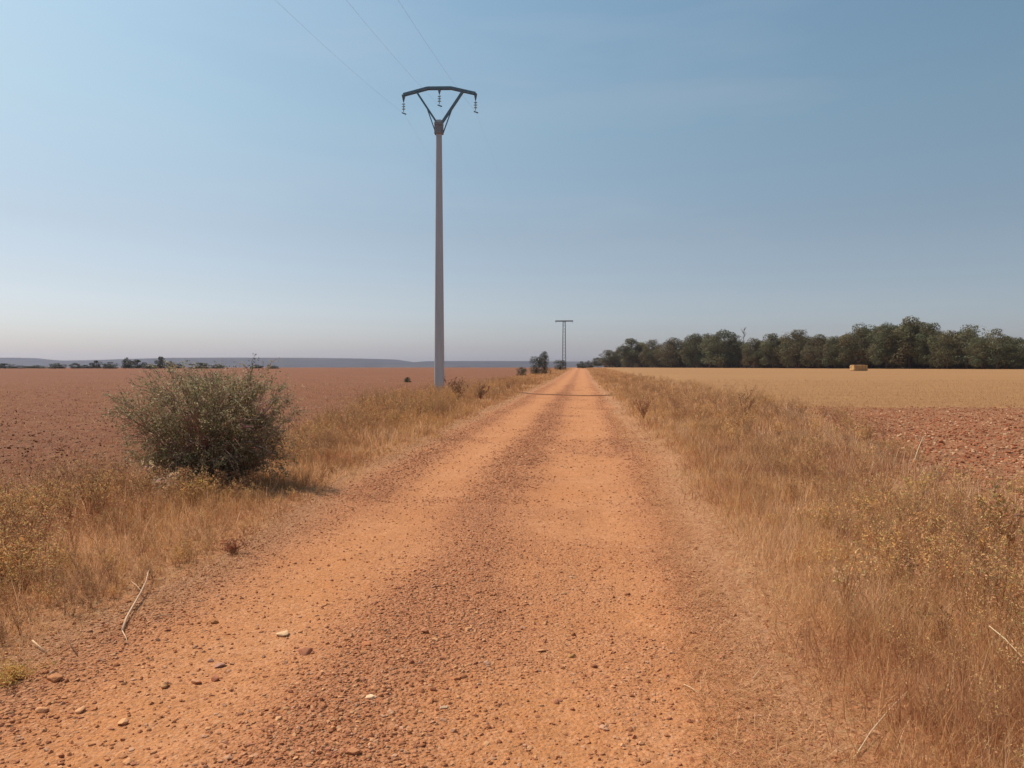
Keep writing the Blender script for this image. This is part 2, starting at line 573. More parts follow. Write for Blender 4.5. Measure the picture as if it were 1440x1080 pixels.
CLOD_COLS = np.array([(.21, .076, .041), (.235, .092, .049), (.19, .068, .036), (.26, .117, .066), (.34, .22, .145)])
o = scatter_stones('soil_clods', 80000, 5.5, 70, lambda y: verge_l(y) + .3 - rng.uniform(0, 1, len(y)) ** 1.3 * (6 + .8 * y), SP_LO, .008, .026,
                   lambda x, y: .3 + .6 * fbm(x / 2, y / 2, 61), CLOD_COLS, M_CLOD, 1.35, 3.0)
tag(o, kind='stuff')
o = scatter_stones('soil_clods', 76000, 9, B + 1.2, lambda y: verge_r(y) - .3 + rng.uniform(0, 1, len(y)) ** 1.2 * (4 + .6 * y), SP_LO, .008, .034,
                   lambda x, y: .8 * (1 - ss(B - .6, B + 1.2, y + 1.6 * (fbm(x / 1.5, y, 64) - .5))), CLOD_COLS * np.array([1.6, 1.45, 1.25]), M_CLOD, .6, 2.6)
tag(o, kind='stuff')

ROCKS = [  # photo x, y, width in pixels, flatness, colour, label
    (430, 922, 30, .45, (.34, .14, .085), 'largest red-brown slab on the dirt road, dark face toward the right'),
    (399, 894, 24, .35, (.47, .31, .19), 'flat pale tan stone just above the largest red-brown slab'),
    (521, 991, 15, .5, (.62, .40, .26), 'pale cream pebble alone in the middle of the gravel ridge'),
    (231, 966, 16, .6, (.42, .22, .11), 'angular tan stone on bare earth in the left wheel track'),
    (60, 1004, 19, .5, (.44, .22, .115), 'smooth oval stone at the left edge of the road, near the corner'),
    (172, 1019, 15, .6, (.47, .25, .13), 'rounded light stone with smaller stones touching its right side'),
    (180, 1074, 19, .45, (.45, .22, .11), 'broad flat stone at the very bottom edge left of the gravel ridge'),
    (301, 878, 12, .8, (.40, .18, .08), 'round orange-brown stone above the cluster of purple stones'),
    (113, 1003, 15, .5, (.46, .24, .13), 'oval stone half sunk in earth right of the smooth oval stone'),
    (277, 961, 16, .5, (.40, .19, .11), 'low stone at the left foot of the purple stone cluster'),
    (302, 957, 15, .6, (.36, .15, .09), 'reddish stone directly below the purple stone cluster'),
    (77, 963, 19, .55, (.36, .16, .08), 'lumpy dark earth-coloured stone at the grass edge of the road'),
    (308, 938, 14, .5, (.31, .17, .13), 'purple-grey stone standing in the small cluster of broken stones'),
    (296, 931, 12, .45, (.33, .18, .13), 'purple-grey flake at the top of the small cluster'),
    (516, 914, 13, .6, (.42, .17, .085), 'orange stone right of the largest slab, on the gravel ridge'),
    (579, 941, 12, .7, (.27, .11, .06), 'dark brown angular stone on the right flank of the gravel ridge'),
    (598, 897, 12, .8, (.36, .16, .09), 'upright brown stone at the upper right of the gravel ridge'),
    (498, 1070, 19, .7, (.38, .17, .09), 'biggest loose stone at the bottom of the gravel ridge'),
    (522, 1045, 12, .8, (.37, .16, .085), 'round stone just above the biggest loose stone at the bottom'),
    (610, 977, 11, .7, (.28, .11, .06), 'dark lone stone where the gravel ridge meets the right track'),
    (624, 1001, 13, .35, (.36, .24, .17), 'thin grey flat stone at the right edge of the gravel ridge'),
    (469, 1035, 12, .6, (.46, .21, .10), 'orange pebble on the left flank of the gravel ridge'),
    (805, 927, 12, .7, (.36, .20, .08), 'olive-tan egg-shaped stone in the right wheel track'),
    (835, 942, 11, .6, (.22, .09, .05), 'dark stone just lower right of the olive-tan egg-shaped stone'),
    (805, 999, 11, .5, (.25, .10, .05), 'dark flat stone alone on smooth earth of the right track'),
    (806, 897, 8, .9, (.24, .10, .05), 'small dark upright pebble above the olive-tan egg-shaped stone'),
    (882, 837, 9, .6, (.24, .10, .05), 'small dark stone farthest up the smooth right track'),
    (999, 1040, 10, .7, (.27, .11, .05), 'dark crumbly stone near the straw litter on the right road edge'),
    (889, 983, 7, .7, (.22, .085, .045), 'tiny near-black pebble between the dark flat stone and the lying straw'),
]
for k, (a, b, w, fl, col, lab) in enumerate(ROCKS):
    p = on_flat(a, b); s = w / F * math.hypot(p.x, p.y) / 2
    pv, pl, pt, pk = stone_proto(200 + k, 3, fl, .4)
    me = mesh_from('stone', pv * s, pl, pt, M_STONE, np.tile(np.array(col) * np.array([1.3, 1.22, 1.1]), (len(pv), 1)), True)
    o = link('stone', me, None, (p.x, p.y, hz(p.x, p.y) + s * fl * .35))
    o.rotation_euler = (0, 0, random.uniform(-.4, .4))
    tag(o, lab, 'stone', 'loose stones on the dirt road')


# ------------------------------------------------------------------ grass
GRASS_COLS = np.array([(.60, .35, .16), (.66, .42, .20), (.53, .29, .125), (.46, .24, .115), (.70, .48, .27), (.42, .21, .11), (.56, .36, .14)])


def blades(name, x, y, h, w, lean, cols, mat, curl=.5, flatten=None):
    m = len(x); z = H(x, y) - .01
    az = rng.uniform(0, 2 * PI, m); sd = rng.uniform(0, 2 * PI, m)
    dx, dy = np.cos(az), np.sin(az); sx_, sy_ = np.cos(sd), np.sin(sd)
    P0 = np.stack([x, y, z], -1)
    up = np.sqrt(np.clip(1 - lean ** 2, .02, 1))
    def pt(t, c):
        l = lean * h * (t + c * t * t) / (1 + c)
        return P0 + np.stack([dx * l, dy * l, up * h * t * (1 - .12 * t)], -1)
    P1 = pt(.5, curl); P2 = pt(1., curl)
    side = np.stack([sx_, sy_, sx_ * 0], -1) * (w / 2)[:, None]
    V = np.stack([P0 - side, P0 + side, P1 + side * .8, P1 - side * .8, P2], 1).reshape(-1, 3)
    b = np.arange(m)[:, None] * 5
    L = (b + np.array([0, 1, 2, 3, 3, 2, 4])[None]).ravel()
    T = np.tile(np.array([4, 3]), m)
    K = np.repeat(cols, 5, 0)
    return link(name, mesh_from(name, V, L, T, mat, K, False))


def grass_cols(x, y, patch=1.3, seed=71):
    m = len(x)
    k = np.clip(fbm(x / patch, y / patch, seed) * 1.5 - .25 + rng.normal(0, .22, m), 0, .999)
    order = GRASS_COLS[np.array([5, 3, 2, 0, 6, 1, 4])]
    return order[(k * 7).astype(int)] * rng.uniform(.8, 1.15, (m, 1))


def verge_grass(name, nn, side, y0, y1, power, hmul=1.0):
    y = sample_y(nn, y0, y1, power); u = rng.uniform(0, 1, nn)
    if side < 0:
        inner = road_l(y) + .25; outer = verge_l(y) - 1.3
        x = inner + (outer - inner) * u
        d_in = inner - x; d_out = x - outer
    else:
        inner = road_r(y) - .35; outer = verge_r(y) + .5
        x = inner + (outer - inner) * u
        d_in = x - inner; d_out = outer - x
    dens = (.06 + .94 * (ss(-.15, .45, d_in) if side < 0 else ss(.2, .85, d_in))) * (.06 + .94 * ss(0, 2.2 if side < 0 else 1.4, d_out)) * ss(.27 if side > 0 else .16, .55 if side > 0 else .46, .6 * fbm(x / .55, y / .55, 73 + side) + .4 * fbm(x / 2.1, y / 2.1, 79))
    k = rng.uniform(0, 1, nn) < dens
    x, y, d_in, d_out = x[k], y[k], d_in[k], d_out[k]
    m = len(x)
    h = (.10 + .34 * ss(-.3, 1.3, d_in) * ss(-.3, 2.3 if side < 0 else 1.2, d_out)) * rng.uniform(.45, 1.25, m) * (.55 + .8 * fbm(x / 1.1, y / 1.1, 75)) * hmul
    w = rng.uniform(.0022, .005, m) * np.clip(y / 5, .8, 14)
    lean = np.clip(rng.beta(1.6, 2.2, m) * 1.05 + .25 * (1 - ss(.1, .8, d_in)), 0, .97)
    o = blades(name, x, y, h, w, lean, grass_cols(x, y), M_GRASS)
    tag(o, kind='stuff'); return o


verge_grass('dry_grass', 140000, -1, 2.2, 90, 1.35, .52)
verge_grass('dry_grass', 180000, 1, 2.0, 120, 1.35, .68)
verge_grass('dry_grass', 16000, -1, 85, 300, 1.2, 1.1)
verge_grass('dry_grass', 16000, 1, 110, 300, 1.2, 1.1)
# taller bleached stalks over the rest
for side, nn in ((-1, 2600), (1, 9000)):
    y = sample_y(nn, 2.2, 60, 1.3); u = rng.uniform(.12, 1, nn)
    x = (road_l(y) + (verge_l(y) - road_l(y)) * u) if side < 0 else (road_r(y) + (verge_r(y) - road_r(y)) * u)
    o = blades('pale_stalks', x, y, rng.uniform(.25, .62, nn) * (.5 + .5 * u), rng.uniform(.002, .0034, nn) * np.clip(y / 5, .9, 8), rng.beta(1.3, 2.2, nn) * .95,
               np.array([(.80, .58, .36)]) * rng.uniform(.75, 1.1, (nn, 1)), M_GRASS, .3)
    tag(o, kind='stuff')
# trampled straw lying on the road edges
for side, nn in ((-1, 8000), (1, 30000)):
    y = sample_y(nn, 2.0, 26, 1.5)
    x = (road_l(y) + .3 - np.abs(rng.normal(0, .4, nn))) if side < 0 else (road_r(y) - .5 + np.abs(rng.normal(0, .5, nn)))
    o = blades('straw_litter', x, y, rng.uniform(.04, .2, nn), rng.uniform(.0018, .0035, nn) * np.clip(y / 6, 1, 4), rng.uniform(.9, .99, nn),
               GRASS_COLS[rng.integers(0, 7, nn)] * rng.uniform(.85, 1.15, (nn, 1)), M_GRASS, .1)
    tag(o, kind='stuff')
# stubble on the harvested field
nn = 40000
y = sample_y(nn, B - 1.2, 75, 1.6); x = verge_r(y) - .4 + rng.uniform(0, 1, nn) * (5 + .62 * y)
o = blades('stubble', x, y, rng.uniform(.04, .11, nn), rng.uniform(.006, .01, nn) * np.clip(y / 30, 1, 2), rng.uniform(0, .4, nn),
           np.array([(.44, .25, .11)]) * rng.uniform(.75, 1.15, (nn, 1)), M_GRASS)
tag(o, kind='stuff')
# thin dry tufts spreading from the verge into the bare field
nn = 26000
y = sample_y(nn, 7, 110, 1.25); x = verge_l(y) + .5 - rng.uniform(0, 1, nn) ** 1.8 * (3 + .55 * y)
k = rng.uniform(0, 1, nn) < ss(.5, .68, fbm(x / 2.6, y / 5, 88)); x, y = x[k], y[k]; nn = len(x)
o = blades('dry_tufts', x, y, rng.uniform(.06, .22, nn), rng.uniform(.003, .006, nn) * np.clip(y / 9, 1, 7), rng.beta(1.5, 2, nn) * .95,
           GRASS_COLS[rng.integers(0, 7, nn)] * rng.uniform(.65, .95, (nn, 1)), M_GRASS)
tag(o, kind='stuff')
# straw bits left on the ploughed field
nn = 16000
y = sample_y(nn, 6, 90, 1.3); x = verge_l(y) - .2 - rng.uniform(0, 1, nn) ** 1.4 * (4 + .7 * y)
o = blades('field_stubble', x, y, rng.uniform(.05, .2, nn), rng.uniform(.004, .008, nn) * np.clip(y / 10, 1, 5), rng.uniform(.3, .97, nn),
           GRASS_COLS[rng.integers(0, 7, nn)] * rng.uniform(.7, 1.0, (nn, 1)), M_GRASS)
tag(o, kind='stuff')


# ------------------------------------------------------------------ weeds
def weed(seed, h=.5, stems=5, spread=.5, leaf=.012, leaves=40, heads=True, c_stem=(.36, .23, .12), c_leaf=(.42, .28, .13), stem_r=.0028, seg=4, sub=4):
    r = random.Random(seed); g = G(); tips = []
    for s in range(stems):
        a = r.uniform(0, 2 * PI); l = r.uniform(.1, spread); hh = h * r.uniform(.65, 1.0)
        pts = []
        for i in range(seg + 1):
            t = i / seg
            pts.append(Vector((math.cos(a) * l * hh * t ** 1.3 + r.gauss(0, .012) * t, math.sin(a) * l * hh * t ** 1.3 + r.gauss(0, .012) * t, hh * t)))
        g.tube(pts, [stem_r * (1.15 - .7 * i / seg) for i in range(seg + 1)], 3, c_stem, False)
        tips.append((pts[-1], 1.0))
        for b in range(sub):
            i = r.randint(1, seg - 1); p = pts[i].lerp(pts[i + 1], r.random())
            a2 = r.uniform(0, 2 * PI); L = hh * r.uniform(.15, .4)
            q = p + Vector((math.cos(a2) * L * .6, math.sin(a2) * L * .6, L * r.uniform(.5, .9)))
            m = p.lerp(q, .5) + Vector((r.gauss(0, .01), r.gauss(0, .01), -.01))
            g.tube([p, m, q], [stem_r * .7, stem_r * .6, stem_r * .45], 3, c_stem, False)
            tips.append((q, .7))
            for _ in range(max(1, leaves // (stems * sub))):
                t = r.uniform(.1, 1.0); c = p.lerp(q, t) + Vector((r.gauss(0, .02), r.gauss(0, .02), r.gauss(0, .015)))
                leaf_quad(g, r, c, leaf * r.uniform(.6, 1.5), tuple(x * r.uniform(.7, 1.2) for x in c_leaf))
    if heads:
        for p, k in tips:
            for _ in range(5):
                leaf_quad(g, r, p + Vector((r.gauss(0, .014), r.gauss(0, .014), r.gauss(0, .014))), leaf * r.uniform(.8, 1.5) * k,
                          tuple(x * r.uniform(.85, 1.25) for x in c_leaf))
    return g


def leaf_quad(g, r, c, s, col, nrm=None):
    d = Vector((r.gauss(0, 1), r.gauss(0, 1), r.gauss(0, 1))).normalized()
    e = d.cross(Vector((r.gauss(0, 1), r.gauss(0, 1), r.gauss(0, 1))))
    e = e.normalized() if e.length > 1e-4 else Vector((1, 0, 0))
    g.add([c - d * s, c + e * s * .42, c + d * s, c - e * s * .42], [(0, 1, 2, 3)], col)


WEEDS = [
    weed(1, .55, 4, .45, .012, 60).proto(), weed(2, .45, 7, .8, .010, 90).proto(), weed(3, .7, 3, .3, .014, 50, c_stem=(.44, .31, .18)).proto(),
    weed(4, .38, 8, .95, .013, 120, c_leaf=(.36, .22, .10)).proto(), weed(5, .5, 6, .6, .011, 110, c_leaf=(.34, .215, .115), c_stem=(.27, .165, .09)).proto(),
    weed(6, .4, 6, .9, .016, 90, c_leaf=(.50, .33, .14)).proto(), weed(7, .62, 5, .5, .010, 60, c_stem=(.28, .16, .09)).proto(),
]


def weed_field(name, nn, side, y0, y1, power):
    y = sample_y(nn, y0, y1, power); u = rng.uniform(0, 1, nn)
    if side < 0: x = road_l(y) - .12 + (verge_l(y) - .1 - road_l(y)) * u
    else: x = road_r(y) + .4 + (verge_r(y) + .4 - road_r(y)) * u
    k = rng.uniform(0, 1, nn) < .15 + .85 * ss(.35, .62, fbm(x / 1.0, y / 1.0, 81 + side))
    x, y = x[k], y[k]; m = len(x)
    d = np.abs(x - (road_l(y) if side < 0 else road_r(y)))
    s = rng.uniform(.5, 1.05, m) * (.45 + .55 * ss(.2, 1.5, d)); s = s * (.82 if side > 0 else .9); S = np.stack([s, s, s * rng.uniform(.7, 1.1, m)], -1)
    col = rng.uniform(.75, 1.2, (m, 1)) * np.array([[1, 1, 1]])
    idx = np.where(rng.uniform(0, 1, m) < .75, (np.floor(fbm(x / 2.2, y / 2.2, 83) * 1.6 * 7) % 7).astype(int), rng.integers(0, 7, m))
    fat = np.clip(y / 14, 1, 1.5)
    me = bake(name, WEEDS, idx, np.stack([x, y, H(x, y) - .01], -1), rot_z(rng.uniform(0, 2 * PI, m)), S * fat[:, None], col, M_WEED)
    return tag(link(name, me), kind='stuff')


weed_field('dry_weeds', 4200, -1, 2.6, 80, 1.15)
weed_field('dry_weeds', 3600, 1, 2.4, 100, 1.15)


def one_weed(a, b, seed, label, Y=None, cat='weed', name='dry_weed', rz=0, **kw):
    p = on_flat(a, b) if Y is None else at(a, b, Y)
    me = weed(seed, **kw).build(name, M_WEED)
    o = link(name, me, None, (p.x, p.y, hz(p.x, p.y) - .01)); o.rotation_euler.z = rz
    return tag(o, label, cat, 'dry weeds standing out of the verges')


one_weed(228, 716, 101, 'pale bleached umbel weed in front of the big grey-green bush', h=.46, stems=7, spread=.75, leaf=.016, leaves=160, c_leaf=(.55, .44, .30), c_stem=(.5, .38, .24), stem_r=.005, sub=6)
one_weed(282, 712, 102, 'yellowish bushy weed beside the pale umbel weed, at the bush foot', h=.27, stems=9, spread=.9, leaf=.012, leaves=240, c_leaf=(.50, .37, .14), sub=6)
one_weed(1412, 790, 103, 'yellow-green bushy weed at the right edge of the picture', h=.55, stems=11, spread=.6, leaf=.018, leaves=420, c_leaf=(.36, .235, .105), c_stem=(.3, .2, .1), sub=7)
one_weed(1292, 712, 104, 'yellowed leafy weed with a pale dead stem leaning out', h=.42, stems=9, spread=.7, leaf=.015, leaves=260, c_leaf=(.46, .33, .13), sub=6)
one_weed(328, 784, 105, 'small low dark brownish tuft on the left edge of the road', h=.10, stems=14, spread=2.2, leaf=.009, leaves=160, c_leaf=(.25, .11, .06), c_stem=(.25, .11, .06), sub=5)
one_weed(645, 566, 106, 'dark dead thistle clump just right of the concrete pole', h=.95, stems=10, spread=.9, leaf=.035, leaves=320, c_leaf=(.16, .09, .06), c_stem=(.16, .09, .06), stem_r=.01, sub=6)
one_weed(675, 565, 107, 'lower brown thistle clump to the right of the dark one', h=.65, stems=10, spread=1.1, leaf=.03, leaves=320, c_leaf=(.19, .11, .07), c_stem=(.17, .10, .06), stem_r=.009, sub=6)
one_weed(1046, 597, 108, 'tall dark weed in front of the stubble field, right verge', h=.85, stems=8, spread=.45, leaf=.02, leaves=260, c_leaf=(.26, .15, .085), c_stem=(.22, .13, .07), stem_r=.006, sub=6)
one_weed(18, 962, 110, 'low yellow-green tuft at the bottom left corner', h=.07, stems=34, spread=3.2, leaf=.007, leaves=400, c_leaf=(.46, .32, .11), c_stem=(.46, .31, .13), sub=5)
one_weed(1190, 872, 111, 'pale ragged weed in the middle of the right verge', h=.4, stems=7, spread=.7, leaf=.011, leaves=110, c_leaf=(.46, .32, .17), c_stem=(.46, .32, .17), stem_r=.0035, sub=6)
one_weed(905, 592, 112, 'brown weed clump closest to the road on the far right verge', h=.6, stems=9, spread=.8, leaf=.02, leaves=260, c_leaf=(.28, .16, .09), c_stem=(.26, .15, .08), stem_r=.006, sub=6)


# ------------------------------------------------------------------ sticks and stalks on the ground
def stick(name, pix, r0, r1, label, forks=(), lift=.012, col=(.5, .33, .2)):
    P = []
    for (a, b, dz) in pix:
        p = on_flat(a, b); p.z = hz(p.x, p.y) + lift + dz; P.append(p)
    o0 = P[0].copy(); g = G(); m = len(P)
    g.tube([p - o0 for p in P], [r0 + (r1 - r0) * i / (m - 1) for i in range(m)], 6, col)
    for fk in forks:
        Q = []
        for (a, b, dz) in fk:
            p = on_flat(a, b); p.z = hz(p.x, p.y) + lift + dz; Q.append(p - o0)
        g.tube(Q, [r1 * 1.1 - r1 * .5 * i / (len(Q) - 1) for i in range(len(Q))], 5, col)
    return tag(link(name, g.build(name, M_WOOD, True), None, o0), label, 'stick')


stick('dry_stick', [(172, 896, 0), (178, 880, .01), (190, 862, .02), (199, 850, .03), (206, 838, .045), (209, 826, .06)], .008, .0035,
      'pale forked dry branch lying where road meets left grass', [[(199, 850, .03), (192, 843, .03), (185, 839, .035)], [(172, 896, 0), (177, 905, 0), (180, 913, 0)]], .012, (.62, .40, .25))
stick('dry_stick', [(46, 917, .02), (55, 921, .01), (66, 926, 0)], .005, .003, 'short pale twig lying at the left grass edge', (), .008, (.62, .42, .25))
stick('dry_stick', [(92, 908, .05), (99, 918, .02), (109, 930, 0)], .004, .003, 'thin dark twig right of the short pale twig', (), .006, (.26, .12, .06))
stick('dry_stick', [(215, 876, 0), (228, 875, .01), (243, 873, .01)], .004, .003, 'straight tan twig beside the pale forked branch', (), .006, (.5, .3, .17))
stick('straw_stalk', [(1200, 1085, 0), (1225, 1056, .02), (1250, 1033, .04), (1276, 1008, .05)], .0028, .0016, 'long pale straw stalk lying at the lower right road edge', (), .012, (.72, .52, .33))
stick('straw_stalk', [(1390, 968, .16), (1412, 984, .14), (1445, 1014, .10)], .0025, .0018, 'pale straw stalk leaning over grass at the lower right corner', (), .1, (.66, .48, .28))
stick('straw_stalk', [(962, 966, 0), (972, 972, .006), (983, 980, 0)], .0025, .0015, 'short bright straw on bare earth of the right track', (), .006, (.72, .5, .3))
stick('straw_stalk', [(1058, 963, 0), (1066, 956, .01), (1072, 949, .02)], .0025, .0015, 'tiny bright straw among the litter on the right road edge', (), .008, (.72, .5, .3))
stick('dry_stick', [(1286, 678, .2), (1291, 669, .3), (1298, 659, .38)], .007, .005, 'pale stiff dead stem leaning above yellowed weed', (), .05, (.6, .44, .26))

# the dark line across the road, drawn as a thin brown tube
g = G(); P = []
for a, b in ((728, 552.5), (745, 554.5), (765, 556), (785, 556.6), (800, 557.2), (820, 557.4), (845, 557.6), (866, 557.2)):
    p = on_flat(a, b); p.z = hz(p.x, p.y) + .03; P.append(p)
o0 = P[0].copy()
g.tube([p - o0 for p in P], .016, 8, (1, 1, 1))
tag(link('band', g.build('band', M_BAND, True), None, o0), 'thin dark band lying straight across the dirt road', 'band')


# ------------------------------------------------------------------ the big bush on the left
def make_bush(name, loc, rx, ry, rz, zc, nstem, nleaf, leaf, cols, label, seed=5, twig=(.27, .20, .155)):
    r = random.Random(seed); root = empty(name, loc); tag(root, label, 'bush')
    st = G(); lf = G()
    o = Vector((seed * 1.7, 2.2, seed))
    tips = []
    for s in range(nstem):
        u = r.uniform(-.97, 1); a = r.uniform(0, 2 * PI); q = math.sqrt(1 - u * u)
        d = Vector((q * math.cos(a), q * math.sin(a), u))
        k = (q ** 4 + abs(u) ** 4) ** (-1 / 4) * (.72 + .42 * mnoise.noise(d * 1.6 + o) + .18 * mnoise.noise(d * 4.5 + o)) * r.uniform(.75, 1.1) * (1 + .10 * max(0, d.x * .7 + d.z * .7) - .06 * max(0, d.z * .7 - d.x * .7))
        tip = Vector((d.x * rx * k, d.y * ry * k, max(.08, zc + d.z * rz * k)))
        b0 = Vector((r.gauss(0, .14) * rx, r.gauss(0, .14) * ry, 0))
        ctrl = Vector((tip.x * .45 + b0.x * .4, tip.y * .45 + b0.y * .4, max(.1, tip.z * .55)))
        pts = []
        for i in range(6):
            t = i / 5
            p = b0 * (1 - t) ** 2 + ctrl * 2 * t * (1 - t) + tip * t * t
            pts.append(p + Vector((r.gauss(0, .02), r.gauss(0, .02), r.gauss(0, .02))) * t)
        st.tube(pts, [.011 * (1 - .8 * i / 5) for i in range(6)], 4, twig, False)
        for b in range(7):
            i = r.randint(2, 4); p = pts[i].lerp(pts[i + 1], r.random())
            dd = (d + Vector((r.gauss(0, .6), r.gauss(0, .6), r.gauss(.1, .5)))).normalized()
            L = r.uniform(.10, .30); e = p + dd * L
            st.tube([p, p.lerp(e, .5) + Vector((0, 0, .015)), e], [.004, .003, .0018], 3, tuple(x * r.uniform(.8, 1.7) for x in twig), False)
            tips.append((p, e))
    for k in range(nstem * 5):                                   # inner twigs
        u = r.uniform(-1, 1); a = r.uniform(0, 2 * PI); q = math.sqrt(1 - u * u)
        d = Vector((q * math.cos(a), q * math.sin(a), u)); f = (q ** 4 + abs(u) ** 4) ** (-1 / 4) * r.uniform(.3, 1) ** .6 * (.8 + .35 * mnoise.noise(d * 1.6 + o))
        p = Vector((d.x * rx * f, d.y * ry * f, max(.08, zc + d.z * rz * f)))
        e = p + (d + Vector((r.gauss(0, .6), r.gauss(0, .6), r.gauss(.2, .5)))).normalized() * r.uniform(.08, .2)
        st.tube([p, e], [.0025, .0015], 3, tuple(x * r.uniform(.8, 1.6) for x in twig), False); tips.append((p, e))
    for k in range(nleaf):
        p, e = tips[r.randrange(len(tips))]
        c = p.lerp(e, r.uniform(0, 1.08)) + Vector((r.gauss(0, .022), r.gauss(0, .022), r.gauss(0, .022)))
        if c.z < .05: continue
        if mnoise.noise(c * 2.4 + o) < -.28: continue
        col = cols[r.randrange(len(cols))]; f = r.uniform(.75, 1.3)
        leaf_quad(lf, r, c, leaf * r.uniform(.6, 1.3), tuple(x * f for x in col))
    link('branches', st.build('branches', M_WEED), root)
    link('foliage', lf.build('foliage', M_LEAF), root)
    return root, st, lf


BUSH_COLS = [(.20, .18, .10), (.24, .21, .12), (.17, .155, .085), (.30, .25, .17), (.26, .17, .11), (.40, .32, .23)]
bp = on_flat(285, 708); bp.x = at(296, 600, bp.y + .9).x
bush, _, _ = make_bush('bush', (bp.x, bp.y + .9, hz(bp.x, bp.y + .9)), 1.24, 1.0, .84, .80, 400, 62000, .0165, BUSH_COLS,
                       'large grey-green rounded bush with fine twigs on the left verge', 5)
# the sprig that sticks out of its top
g = G(); r = random.Random(3)
low0 = at(346, 575, bp.y + .9) - bush.location; top0 = at(352, 528, bp.y + .9) - bush.location
sp = [low0, low0.lerp(top0, .5) + Vector((.02, 0, 0)), top0, top0 + Vector((.03, 0, .09)), top0 + Vector((.02, 0, .17)), top0 + Vector((.07, 0, .27))]
for dx_ in (-.12, -.05, .06, .13):
    g.tube([low0 + Vector((dx_ * .3, 0, -.05)), top0 + Vector((dx_, .03, -.02 - abs(dx_) * .5))], [.004, .002], 3, (.16, .12, .09), False)
    for k in range(110):
        leaf_quad(g, r, (low0 + Vector((dx_ * .3, 0, -.05))).lerp(top0 + Vector((dx_, .03, -.02 - abs(dx_) * .5)), r.random()) + Vector((r.gauss(0, .03), r.gauss(0, .03), r.gauss(0, .03))), .016 * r.uniform(.6, 1.3), BUSH_COLS[r.randrange(6)])
g.tube(sp, [.006, .005, .004, .0035, .003, .002], 4, (.13, .1, .08), False)
for k in range(46):
    p = sp[2].lerp(sp[5], r.random()) + Vector((r.gauss(0, .025), r.gauss(0, .02), r.gauss(0, .02)))
    leaf_quad(g, r, p, .016 * r.uniform(.7, 1.3), (.09, .09, .07))
link('sprig', g.build('sprig', M_LEAF), bush)


# ------------------------------------------------------------------ trees
def tree_proto(seed, Ht=12.0, W=9.0, lobes=20, per=230, leaf=.34, zc=.58, rzf=.42, base_col=(.05, .06, .028), trunk_r=.2, sparse=0.0, trunks=1, base=4, basez=.2):
    """a tree 1 unit = 1 m; returns trunk mesh and crown mesh"""
    r = random.Random(seed); cr = G(); tr = G()
    cen = []
    for k in range(lobes):
        for _ in range(40):
            u = r.uniform(-.9, 1); a = r.uniform(0, 2 * PI); q = math.sqrt(max(0, 1 - u * u)); k_ = r.uniform(.45, .82)
            c = Vector((q * math.cos(a) * W / 2 * k_, q * math.sin(a) * W / 2 * k_, Ht * zc + u * Ht * rzf * k_))
            if all((c - e[0]).length > W * .13 for e in cen): break
        cen.append((c, W * r.uniform(.13, .22)))
    for k in range(base):
        a = 2 * PI * (k + r.random() * .6) / base
        cen.append((Vector((math.cos(a) * W * .28, math.sin(a) * W * .28, Ht * basez)), W * r.uniform(.16, .21)))
    cen.append((Vector((0, 0, Ht * (1 - .13))), W * .17))
    for c, rad in cen:
        tint = r.uniform(.72, 1.35); warm = r.uniform(.9, 1.2)
        for i in range(per):
            d = Vector((r.gauss(0, 1), r.gauss(0, 1), r.gauss(0, 1))).normalized()
            k_ = r.uniform(.55, 1.0) ** .5 * (1 + .28 * mnoise.noise(d * 2.2 + c))
            p = c + Vector((d.x, d.y, d.z * .85)) * rad * k_
            if p.z < Ht * .03 or p.z > Ht: continue
            if sparse and r.random() < sparse: continue
            n = (d + Vector((r.gauss(0, .38), r.gauss(0, .38), r.gauss(0, .38)))).normalized()
            e = n.cross(Vector((r.gauss(0, 1), r.gauss(0, 1), r.gauss(0, 1)))).normalized(); f = n.cross(e)
            s = leaf * r.uniform(.5, 1.25); v = tint * r.uniform(.88, 1.14)
            cr.add([p - e * s * .6, p + f * s * .35, p + e * s * .6, p - f * s * .35], [(0, 1, 2, 3)], (base_col[0] * v * warm, base_col[1] * v, base_col[2] * v))
    for tk in range(trunks):
        ox, oy = (0, 0) if trunks == 1 else (r.uniform(-.5, .5), r.uniform(-.5, .5))
        lean = (r.uniform(-.5, .5), r.uniform(-.5, .5))
        pts = [Vector((ox + lean[0] * t + r.gauss(0, .05), oy + lean[1] * t + r.gauss(0, .05), Ht * .78 * t - .15 * (t == 0))) for t in (0, .2, .4, .6, .8, 1)]
        tr.tube(pts, [trunk_r * x for x in (1.15, .95, .8, .62, .42, .2)], 8)
        for c, rad in cen:
            z = min(max(c.z - r.uniform(.8, 2.5), Ht * .18), Ht * .7); t = z / (Ht * .78)
            i = min(int(t * 5), 4); p = pts[i].lerp(pts[i + 1], t * 5 - i)
            tr.tube([p, p.lerp(c, .55) - Vector((0, 0, .25)), c], [trunk_r * .36, trunk_r * .22, trunk_r * .08], 5)
    return tr.build('trunk', M_BARK, True), cr.build('crown', M_PINE)


def plant_tree(name, proto, loc, scale, rz, label, cat, group):
    root = empty(name, loc, rz, scale)
    link('trunk', proto[0], root); link('crown', proto[1], root)
    return tag(root, label, cat, group)


PINE = [tree_proto(300 + k, 12, random.choice((8.5, 9.5, 10.5)), random.randint(27, 32), 360, .28, random.choice((.5, .52)), .49,
                   random.choice([(.128, .108, .058), (.112, .106, .058), (.135, .108, .062)])) for k in range(7)]
PINE_W = 9.5
LOOSE = [tree_proto(330 + k, 12, 8, 15, 170, .32, .6, .38, (.15, .145, .085), .16, .25) for k in range(2)]


def line_y(px):
    s = ray(px, HY); s = s.x / s.y
    return (95 + .366 * 165) / (s + .366)


